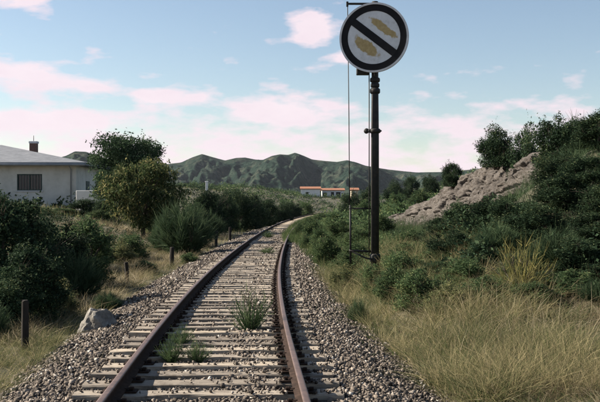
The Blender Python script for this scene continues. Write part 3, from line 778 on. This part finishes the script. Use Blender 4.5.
bush('dark', 478, 16.6, 236, 66, 'low dark bush at the foot of the bank left of the yellow straggly shrub', group=B_)
bush('ybroom', 522, 14.5, 214, 70, 'straggly yellow-stemmed shrub on the dark right bank', group=B_)
bush('ybroom', 497, 14.2, 268, 40, 'small yellow-stemmed shrub at the edge of the dry grass', group=B_)
bush('mid', 436, 18.6, 246, 56, 'green leafy shrub right of the signal post foot', group=B_)
bush('mid', 404, 20.5, 240, 44, 'green shrub close behind the signal post on its right', group=B_)
bush('mid', 412, 27, 226, 46, 'green shrub under the lower end of the rock face', group=B_)
bush('mid', 464, 15.4, 254, 66, 'low green shrub where dry grass meets the dark bank', group=B_)
bush('mid', 394, 16.4, 262, 54, 'low green shrub in front of the signal post foot', group=B_)
bush('mid', 374, 18.6, 259, 30, 'small green shrub hiding the foot of the signal post', group=B_)
bush('mid', 356, 24, 240, 44, 'green shrub left of the signal guide frame', group=B_)
bush('mid', 327, 29, 232, 40, 'green shrub crowding the right rail before the curve', group=B_)
bush('mid', 342, 37, 217, 44, 'green shrub behind the signal guide frame', group=B_)
bush('mid', 312, 45, 219, 34, 'green shrub beside the far curve, nearest the rails', group=B_)
bush('mid', 378, 38, 210, 44, 'green shrub seen just left of the signal post, behind it', group=B_)
bush('mid', 336, 62, 210, 40, 'distant green shrub where the rails disappear', group=B_)
bush('broom', 420, 17.4, 262, 40, 'fine-stemmed green bush between the signal and the dark bank', group=B_)
bush('olive', 344, 20.5, 258, 34, 'olive-yellow shrub on the verge left of the signal foot', group=B_)
bush('broom', 358, 15.2, 286, 24, 'small very dark tuft at the ballast edge below the signal', group=B_)
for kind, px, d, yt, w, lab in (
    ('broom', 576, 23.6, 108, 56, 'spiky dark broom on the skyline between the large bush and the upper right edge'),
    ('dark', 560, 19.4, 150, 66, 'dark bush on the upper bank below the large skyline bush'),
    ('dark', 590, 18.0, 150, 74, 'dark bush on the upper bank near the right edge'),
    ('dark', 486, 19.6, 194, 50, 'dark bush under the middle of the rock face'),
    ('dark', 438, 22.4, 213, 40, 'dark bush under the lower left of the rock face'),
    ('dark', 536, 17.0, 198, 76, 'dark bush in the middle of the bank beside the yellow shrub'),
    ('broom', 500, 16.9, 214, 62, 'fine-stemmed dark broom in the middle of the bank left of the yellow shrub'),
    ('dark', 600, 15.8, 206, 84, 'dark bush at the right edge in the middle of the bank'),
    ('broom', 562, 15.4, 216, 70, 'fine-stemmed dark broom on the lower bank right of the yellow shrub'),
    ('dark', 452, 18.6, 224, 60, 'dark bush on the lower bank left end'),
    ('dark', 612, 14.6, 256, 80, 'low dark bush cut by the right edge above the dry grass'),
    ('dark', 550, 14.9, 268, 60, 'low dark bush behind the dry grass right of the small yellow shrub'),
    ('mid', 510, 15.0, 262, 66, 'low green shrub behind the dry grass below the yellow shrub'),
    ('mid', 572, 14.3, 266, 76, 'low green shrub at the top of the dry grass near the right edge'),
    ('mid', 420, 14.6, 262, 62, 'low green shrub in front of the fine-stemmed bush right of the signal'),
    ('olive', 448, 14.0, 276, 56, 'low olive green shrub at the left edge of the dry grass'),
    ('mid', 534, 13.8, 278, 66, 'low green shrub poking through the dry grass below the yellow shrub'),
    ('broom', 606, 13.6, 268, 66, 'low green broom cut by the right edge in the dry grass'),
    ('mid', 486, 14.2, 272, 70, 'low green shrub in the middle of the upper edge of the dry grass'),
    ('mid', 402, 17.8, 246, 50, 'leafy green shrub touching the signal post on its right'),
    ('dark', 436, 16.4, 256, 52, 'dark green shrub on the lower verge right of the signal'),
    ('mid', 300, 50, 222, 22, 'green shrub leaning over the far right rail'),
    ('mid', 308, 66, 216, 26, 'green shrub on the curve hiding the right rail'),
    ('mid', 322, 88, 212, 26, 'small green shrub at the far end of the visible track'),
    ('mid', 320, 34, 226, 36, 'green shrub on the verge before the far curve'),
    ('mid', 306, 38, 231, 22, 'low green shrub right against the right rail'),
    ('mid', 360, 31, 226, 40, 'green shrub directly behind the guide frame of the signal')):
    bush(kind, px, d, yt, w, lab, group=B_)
# mid-distance hill behind the signal
H_ = 'shrubs on the hill behind the signal'
for px, d, yt, w, lab in ((352, 95, 188, 30, 'dark shrub on the low hill just left of the signal wire'), (372, 105, 182, 30, 'dark shrub on the low hill directly behind the signal post'),
                          (394, 110, 178, 26, 'dark shrub on the low hill right of the signal post'), (412, 118, 173, 24, 'dark shrub on the crest of the low hill'),
                          (430, 112, 172, 24, 'dark shrub on the low hill crest nearest the rock face'), (396, 72, 192, 34, 'green shrub low on the hill right of the signal post'),
                          (420, 66, 188, 34, 'green shrub on the hill just above the lower end of the rock face'), (366, 70, 197, 34, 'green shrub at the foot of the low hill behind the signal')):
    bush('dark' if 'dark' in lab else 'mid', px, d, yt, w, lab, group=H_)
# left side
L_ = 'shrubs left of the track'
for kind, px, d, yt, w, lab in (
    ('broom', 183, 36, 190, 66, 'large fluffy green broom bush below the pale-leaved tree'),
    ('broom', 166, 38, 204, 40, 'smaller fluffy broom bush left of the large one'),
    ('broom', 209, 53, 206, 34, 'fluffy broom bush right of the large one'),
    ('dark', 208, 60, 186, 46, 'dark bush below the white far pillar'),
    ('dark', 240, 68, 187, 46, 'dark bush in the middle of the dark row left of the curve'),
    ('dark', 266, 78, 195, 40, 'dark bush at the right end of the dark row left of the curve'),
    ('dark', 224, 64, 186, 38, 'dark bush just right of the white far pillar'),
    ('dark', 254, 74, 191, 36, 'dark bush second from the right in the dark row left of the curve'),
    ('dark', 282, 100, 200, 26, 'small dark bush beyond the right end of the dark row'),
    ('dark', 84, 53, 196, 44, 'dark garden bush hiding the foot of the white garden wall'),
    ('mid', 30, 50, 204, 60, 'dark green garden hedge under the house window'),
    ('dark', 292, 128, 199, 24, 'dark bush beyond the curve left of the far farm shed'),
    ('dark', 234, 92, 188, 46, 'dark bush rising behind the dark row left of the curve'),
    ('dark', 196, 52, 200, 40, 'dark low bush behind the large broom bush'),
    ('dark', 6, 19, 180, 130, 'huge dark bush at the left edge below the house'),
    ('dark', 46, 22, 203, 96, 'dark bush on the left slope below the house window'),
    ('mid', 86, 27, 214, 80, 'green spreading bush on the left slope below the house corner'),
    ('dark', 24, 15.5, 236, 100, 'dark bush at the left edge, middle of the slope'),
    ('broom', 72, 19, 242, 70, 'dark green broom in the middle of the left slope'),
    ('dark', 0, 14.8, 262, 80, 'dark bush at the left edge above the nearest post'),
    ('olive', 60, 16.2, 272, 52, 'olive green bush behind the nearest post and left of the boulder'),
    ('mid', 94, 21.5, 252, 44, 'green bush left of the boulder top, by the dry grass'),
    ('mid', 130, 33, 232, 52, 'green shrub at the foot of the pale-leaved tree, left side'),
    ('broom', 106, 17.5, 284, 34, 'green broom clump behind the boulder'),
    ('mid', 144, 26.5, 258, 34, 'low green shrub between the two posts near the boulder'),
    ('mid', 190, 31, 250, 28, 'low dark green shrub right of the lone post'),
    ('olive', 118, 30, 236, 44, 'olive shrub on the left slope below the trees'),
    ('mid', 60, 52, 207, 40, 'garden shrub against the white house wall'),
    ('dark', 104, 52, 197, 36, 'dark garden bush under the trees at the end of the garden wall'),
    ('mid', 100, 50, 208, 36, 'garden shrub by the low white wall'),
    ('mid', 160, 47, 200, 34, 'green shrub right of the pale-leaved tree'),
    ('broom', -12, 13.6, 290, 50, 'fine-leaved dark green bush hanging over the nearest post'),
    ('mid', 305, 150, 201, 26, 'dark low hedge bush in front of the far white shed'),
    ('dark', 318, 300, 199, 26, 'dark hedge before the far farm buildings'),
    ('dark', 340, 300, 200, 24, 'dark hedge right end before the far farm buildings')):
    bush(kind, px, d, yt, w, lab, group=L_)
def scrub(name, label, mat, n, y0, y1, ulo, uhi, r0, r1, per, leaf, sd, skip=None):
    rs = np.random.default_rng(sd); y = y0*np.exp(rs.random(n)*math.log(y1/y0)); u = ulo+(uhi-ulo)*rs.random(n); x = xc(y)+u
    k = fnoise(x, y, 5 if y1 < 90 else 25, sd, 2) > -.35
    if skip is not None: k &= ~skip(u, y)
    x, y = x[k], y[k]; m = len(x); z = ground_z(x, y); r = rs.uniform(r0, r1, m)
    v = rs.normal(size=(m, per, 3)); v /= np.linalg.norm(v, axis=2)[..., None]; v[..., 2] = np.abs(v[..., 2])*.95
    P = np.stack([x, y, z], 1)[:, None]+v*(r[:, None]*rs.random((m, per))**.4)[..., None]
    V, f = leaf_quads(P.reshape(-1, 3), leaf, rs, .35, .5)
    t = (rs.random(m)[:, None]*.45+rs.random((m, per))*.55).ravel()
    tag(link(name, mesh_np(name, V, [f], mat, t)), label, 'scrub', kind='stuff')
scrub('bank_scrub', 'low dark scrub covering the right bank under the bushes', m_dark, 1300, 14.6, 50, 3.6, 13, .3, .75, 110, .075, 91, lambda u, y: ((u > 5.2) & (y > 22) & (y < 52)) | ((u < 5.0) & (y > 17)))
scrub('hill_scrub', 'green scrub covering the low hill behind the signal', m_mid, 1500, 55, 220, 3.0, 60, .5, 1.4, 70, .24, 92)
scrub('verge_scrub', 'low green weeds between the right rail and the signal', m_mid, 520, 17, 60, 2.3, 5.6, .18, .42, 110, .055, 93, lambda u, y: (u < 2.9) & (y < 26))
scrub('curve_scrub', 'green scrub hiding the far right rail on the curve', m_mid, 300, 48, 170, 1.25, 4.0, .35, .75, 90, .12, 97)
scrub('field_scrub', 'dark scrub scattered over the fields left of the curve', m_dark, 2000, 62, 420, -110, -4.5, .5, 1.6, 60, .28, 94)
scrub('plain_scrub', 'dark scrub on the flat land before the hills', m_mid, 1500, 200, 480, -160, 100, .8, 2.2, 50, .45, 95)
scrub('slope_scrub', 'low dark scrub on the left slope below the house', m_dark, 700, 13, 55, -13, -4.6, .2, .5, 100, .06, 96)
# weeds between the rails
def track_weed(kind, px, ybase, ytop, wpx, label):
    d = F*(CAMZ+.20)/(ybase-HZ)
    bush(kind, px, d, ytop, wpx, label, name='weed', cat='weed', group='weeds between the rails', base=-.21, sink=0)
track_weed('spiky', 250, 331, 268, 52, 'largest bushy weed growing between the rails')
track_weed('weed', 172, 362, 328, 30, 'green weed close to the left rail')
track_weed('weed', 198, 362, 330, 26, 'green weed second from the left rail, before the bushy one')
track_weed('weed', 182, 345, 318, 24, 'small weed at the left rail behind the other two')
track_weed('weed', 267, 254, 244, 16, 'small far weed between the rails at the start of the curve')
track_weed('weed', 268, 238, 228, 14, 'tiny farthest weed against the left rail')

# ------------------------------------------------------------------ house on the left
m_wall = simple('pale_render', [(.25, (.36, .35, .31)), (.5, (.52, .51, .46)), (.8, (.62, .61, .56))], .9, .9, .15, .01)
m_roof, nt, b = newmat('grey_tiled_roof')
rt = ramp_node(nt, noise_node(nt, 1.6, 8, rough=.75), [(.3, (.10, .11, .125)), (.55, (.175, .185, .205)), (.75, (.25, .25, .26))])
wv = nt.nodes.new('ShaderNodeTexWave'); wv.bands_direction = 'Y'; wv.wave_profile = 'SAW'; wv.inputs['Scale'].default_value = .95; wv.inputs['Distortion'].default_value = .6
tcr = nt.nodes.new('ShaderNodeTexCoord'); nt.links.new(tcr.outputs['Object'], wv.inputs['Vector'])
nt.links.new(mix_node(nt, 1, rt, ramp_node(nt, wv.outputs['Fac'], [(.0, (.62, .62, .64)), (.2, (1, 1, 1))]), 'MULTIPLY'), b.inputs['Base Color']); b.inputs['Roughness'].default_value = .9
bump_node(nt, b, wv.outputs['Fac'], .8, .06)
m_fascia = simple('grey_fascia', [(.3, (.20, .21, .22)), (.7, (.28, .29, .30))], 2, .8, 0)
m_brick = simple('brown_brick', [(.3, (.08, .05, .04)), (.7, (.17, .10, .075))], 9, .9, .5, .01)
m_cap = simple('pale_cap', [(.3, (.42, .43, .44)), (.7, (.55, .56, .56))], 4, .8, .2)
m_shut = simple('green_shutter', [(.3, (.028, .05, .046)), (.7, (.05, .08, .072))], 5, .6, .1)
m_glass, nt, b = newmat('dark_glass'); b.inputs['Base Color'].default_value = (.015, .025, .03, 1); b.inputs['Roughness'].default_value = .12
m_white = simple('white_wall', [(.3, (.62, .61, .59)), (.7, (.76, .75, .72))], .8, .9, .1)
m_tile = simple('orange_tiles', [(.3, (.22, .095, .055)), (.7, (.34, .16, .09))], 1.5, .9, .2)
m_dk = simple('dark_opening', [(.3, (.012, .014, .016)), (.7, (.03, .032, .035))], 1, .7, 0)

def build_house():
    y0 = 65.0; s = y0/F; x1 = (76-300)*s; x0 = x1-17.0; D = 17.0
    zg = gz(x1-3, y0)-.4; ze = CAMZ+(HZ-165.5)*s
    t = link('house', None, None, (x1, y0, zg)); tag(t, 'low white house with grey hipped roof and brick chimney behind the left bushes', 'house')
    h = ze-zg
    # front wall with a real window opening
    wx0, wx1 = (17-76)*s, (42-76)*s; wz0, wz1 = CAMZ+(HZ-190.5)*s-zg, CAMZ+(HZ-174)*s-zg
    bm = bmesh.new(); th = .28
    for a in ((-17, wx0, 0, th, 0, h), (wx1, 0, 0, th, 0, h), (wx0, wx1, 0, th, 0, wz0), (wx0, wx1, 0, th, wz1, h),
              (-th, 0, th, D, 0, h), (-17, -17+th, th, D, 0, h), (-17+th, -th, D-th, D, 0, h)): add_box(bm, *a)
    link('wall', bm_mesh('wall', bm, m_wall), t)
    w = link('window', None, t, (0, 0, 0))
    f = bmesh.new(); fw = .08
    for a in ((wx0, wx0+fw, .06, .16, wz0, wz1), (wx1-fw, wx1, .06, .16, wz0, wz1), (wx0+fw, wx1-fw, .06, .16, wz0, wz0+fw), (wx0+fw, wx1-fw, .06, .16, wz1-fw, wz1), ((wx0+wx1)/2-.04, (wx0+wx1)/2+.04, .065, .155, wz0+fw, wz1-fw)): add_box(f, *a)
    link('frame', bm_mesh('frame', f, m_shut), w)
    box('pane', m_glass, w, wx0+.02, wx1-.02, .12, .135, wz0+.02, wz1-.02)
    box('sill', m_cap, w, wx0-.08, wx1+.08, -.07, .1, wz0-.09, wz0-.003)
    nb = 9
    for k in range(nb):
        xx = wx0+.06+(wx1-wx0-.12)*k/(nb-1)
        box('window_bar', m_shut, w, xx-.016, xx+.016, -.03, .002, wz0+.03, wz1-.03)
    # right side wall: a door and a window in shade
    d = link('door', None, t); box('leaf', m_shut, d, -.002, .05, 3.0, 4.0, .15, 2.3); box('handle', m_cap, d, .05, .09, 3.1, 3.2, 1.15, 1.2)
    w2 = link('window', None, t); box('pane', m_glass, w2, -.002, .03, 6.2, 7.8, 1.1, 2.4); box('frame', m_shut, w2, -.002, .06, 7.805, 7.9, 1.0, 2.5)
    # hipped roof
    ov = .72; xa, xb, ya, yb = -17-ov, ov+.1, -ov, D+ov; cx, cy = (xa+xb)/2, (ya+yb)/2
    rise = 1.78; e = .26
    bm = bmesh.new()
    lo = [bm.verts.new(p) for p in ((xa, ya, h+.004), (xb, ya, h+.004), (xb, yb, h+.004), (xa, yb, h+.004))]
    hi = [bm.verts.new((v.co.x, v.co.y, h+e*.8)) for v in lo]
    ap = [bm.verts.new((cx-.25, cy, h+e+rise)), bm.verts.new((cx+.25, cy, h+e+rise))]
    bm.faces.new(lo[::-1])
    for k in range(4): bm.faces.new((lo[k], lo[(k+1) % 4], hi[(k+1) % 4], hi[k]))
    bm.faces.new((hi[0], hi[1], ap[1], ap[0])); bm.faces.new((hi[1], hi[2], ap[1])); bm.faces.new((hi[2], hi[3], ap[0], ap[1])); bm.faces.new((hi[3], hi[0], ap[0]))
    bmesh.ops.recalc_face_normals(bm, faces=bm.faces)
    roof = link('roof', bm_mesh('roof', bm, m_roof), t)
    box('fascia', m_fascia, roof, xa+.01, xb-.01, ya-.03, ya-.004, h-.06, h+.20)
    tube('gutter', m_fascia, roof, [(xa+.02, ya-.1, h+.05), (xb-.02, ya-.1, h+.03)], .07, 8)
    tube('downpipe', m_fascia, t, [(-.35, -.08, 0), (-.35, -.08, h-.25), (-.35, ya-.08, h+.02)], .045, 8)
    # chimney
    dch = 70.5; sc = dch/F; c0, c1 = (30.2-300)*sc-x1, (37-300)*sc-x1; yc = dch-y0
    zt = CAMZ+(HZ-143.5)*sc-zg
    ch = box('chimney', m_brick, roof, c0, c1, yc-.25, yc+.3, h+.3, zt, .01)
    box('chimney_cap', m_cap, ch, c0-.05, c1+.05, yc-.3, yc+.35, zt-.001, zt+.17, .02)
    tube('antenna', m_iron, ch, [((c0+c1)/2, yc, zt+.15), ((c0+c1)/2, yc, zt+.62)], .022, 6)
build_house()
p0, p1 = at(76, 197, 60), at(99, 197, 60)
tag(box('garden_wall', m_white, None, p0.x, p1.x, 60, 60.25, gz(p0.x, 60)-.3, CAMZ+(HZ-190.5)*60/F, .02), 'low white garden wall between the house and the trees', 'wall')
p0, p1 = at(79.5, 207, 55), at(92, 207, 55)
tag(box('concrete_block', m_white, None, p0.x, p1.x, 55, 55.6, gz(p0.x, 55)-.2, CAMZ+(HZ-202.3)*55/F, .03), 'short white block before the garden wall', 'block')

# ------------------------------------------------------------------ far farm buildings
def far_house(name, pxa, pxb, d, yeave, yridge, ybase, depth, label, openings, wallm=m_white, gable='x'):
    s = d/F; W = (pxb-pxa)*s; x = (pxa-300)*s; zg = CAMZ+(HZ-ybase)*s-1.5; zb = 1.5; h = CAMZ+(HZ-yeave)*s-zg; hr = CAMZ+(HZ-yridge)*s-zg
    t = link(name, None, None, (x, d, zg)); tag(t, label, 'building', 'far farm buildings')
    bm = bmesh.new(); add_box(bm, 0, W, 0, depth, 0, h)
    if gable == 'x':
        a = [bm.verts.new(p) for p in ((0.01, 0.01, h), (0.01, depth-.01, h), (.01, depth/2, hr-.15))]; bm.faces.new(a)
        a = [bm.verts.new(p) for p in ((W-.01, 0.01, h), (W-.01, depth-.01, h), (W-.01, depth/2, hr-.15))]; bm.faces.new(a)
    link('wall', bm_mesh('wall', bm, wallm), t)
    bm = bmesh.new(); o_ = .4
    for (ya, za, yb, zb_) in ((-o_, h-.1, depth/2, hr), (depth/2, hr, depth+o_, h-.1)):
        v = [bm.verts.new(q) for q in ((-o_, ya, za), (W+o_, ya, za), (W+o_, yb, zb_), (-o_, yb, zb_), (-o_, ya, za+.25), (W+o_, ya, za+.25), (W+o_, yb, zb_+.25), (-o_, yb, zb_+.25))]
        for f in ((3, 2, 1, 0), (4, 5, 6, 7), (0, 1, 5, 4), (1, 2, 6, 5), (2, 3, 7, 6), (3, 0, 4, 7)): bm.faces.new([v[k] for k in f])
    link('roof', bm_mesh('roof', bm, m_tile), t)
    for kind, a, b_, ya, yb in openings:
        w = box(kind, m_dk, t, (a-pxa)*s, (b_-pxa)*s, -.06, .3, CAMZ+(HZ-yb)*s-zg, CAMZ+(HZ-ya)*s-zg)
        box('lintel', m_white, w, (a-pxa)*s-.15, (b_-pxa)*s+.15, -.16, -.065, CAMZ+(HZ-ya)*s-zg+.005, CAMZ+(HZ-ya)*s-zg+.3)
far_house('farm_shed', 301, 320, 322, 189, 187, 203, 9, 'left far white farm shed with orange roof', [('window', 306, 308.5, 192, 196)])
far_house('farmhouse', 322, 344, 330, 190.4, 188.6, 203, 9, 'wider far white farmhouse with dark openings and orange roof', [('door', 323, 327, 192.5, 203), ('window', 331, 334, 192, 197), ('door', 336, 340.5, 192, 203), ('window', 341.5, 343.2, 193, 197)])
far_house('stone_hut', 351.5, 358, 280, 190.2, 188.4, 200, 6, 'small tan far hut seen beside the signal wire', [('window', 353, 355.5, 192.5, 196)], simple('tan_wall', [(.3, (.38, .30, .22)), (.7, (.5, .41, .31))], 1, .9, 0))
p = at(206.8, 191, 150); pil = link('white_pillar', None, None, (p.x, 150, gz(p.x, 150)-.3)); tag(pil, 'thin white far pillar rising above the dark bushes', 'pillar')
zt = CAMZ+(HZ-181.2)*150/F-pil.location.z
box('shaft', m_white, pil, -.2, .2, -.2, .2, 0, zt-.2, .02); box('cap', m_white, pil, -.27, .27, -.27, .27, zt-.199, zt, .03)

# ------------------------------------------------------------------ the air
m_haze = bpy.data.materials.new('haze'); m_haze.use_nodes = True; nt = m_haze.node_tree; nt.nodes.clear()
ho = nt.nodes.new('ShaderNodeOutputMaterial'); pv = nt.nodes.new('ShaderNodeVolumePrincipled')
pv.inputs['Color'].default_value = (.80, .88, 1, 1); pv.inputs['Density'].default_value = .00003; pv.inputs['Anisotropy'].default_value = .2
nt.links.new(pv.outputs[0], ho.inputs['Volume'])
bm = bmesh.new(); add_box(bm, -3300, 3300, -60, 3300, -42, 190)
hz = link('haze', bm_mesh('haze', bm, m_haze)); tag(hz, 'thin blue air between the camera and the hills', 'haze', kind='stuff')
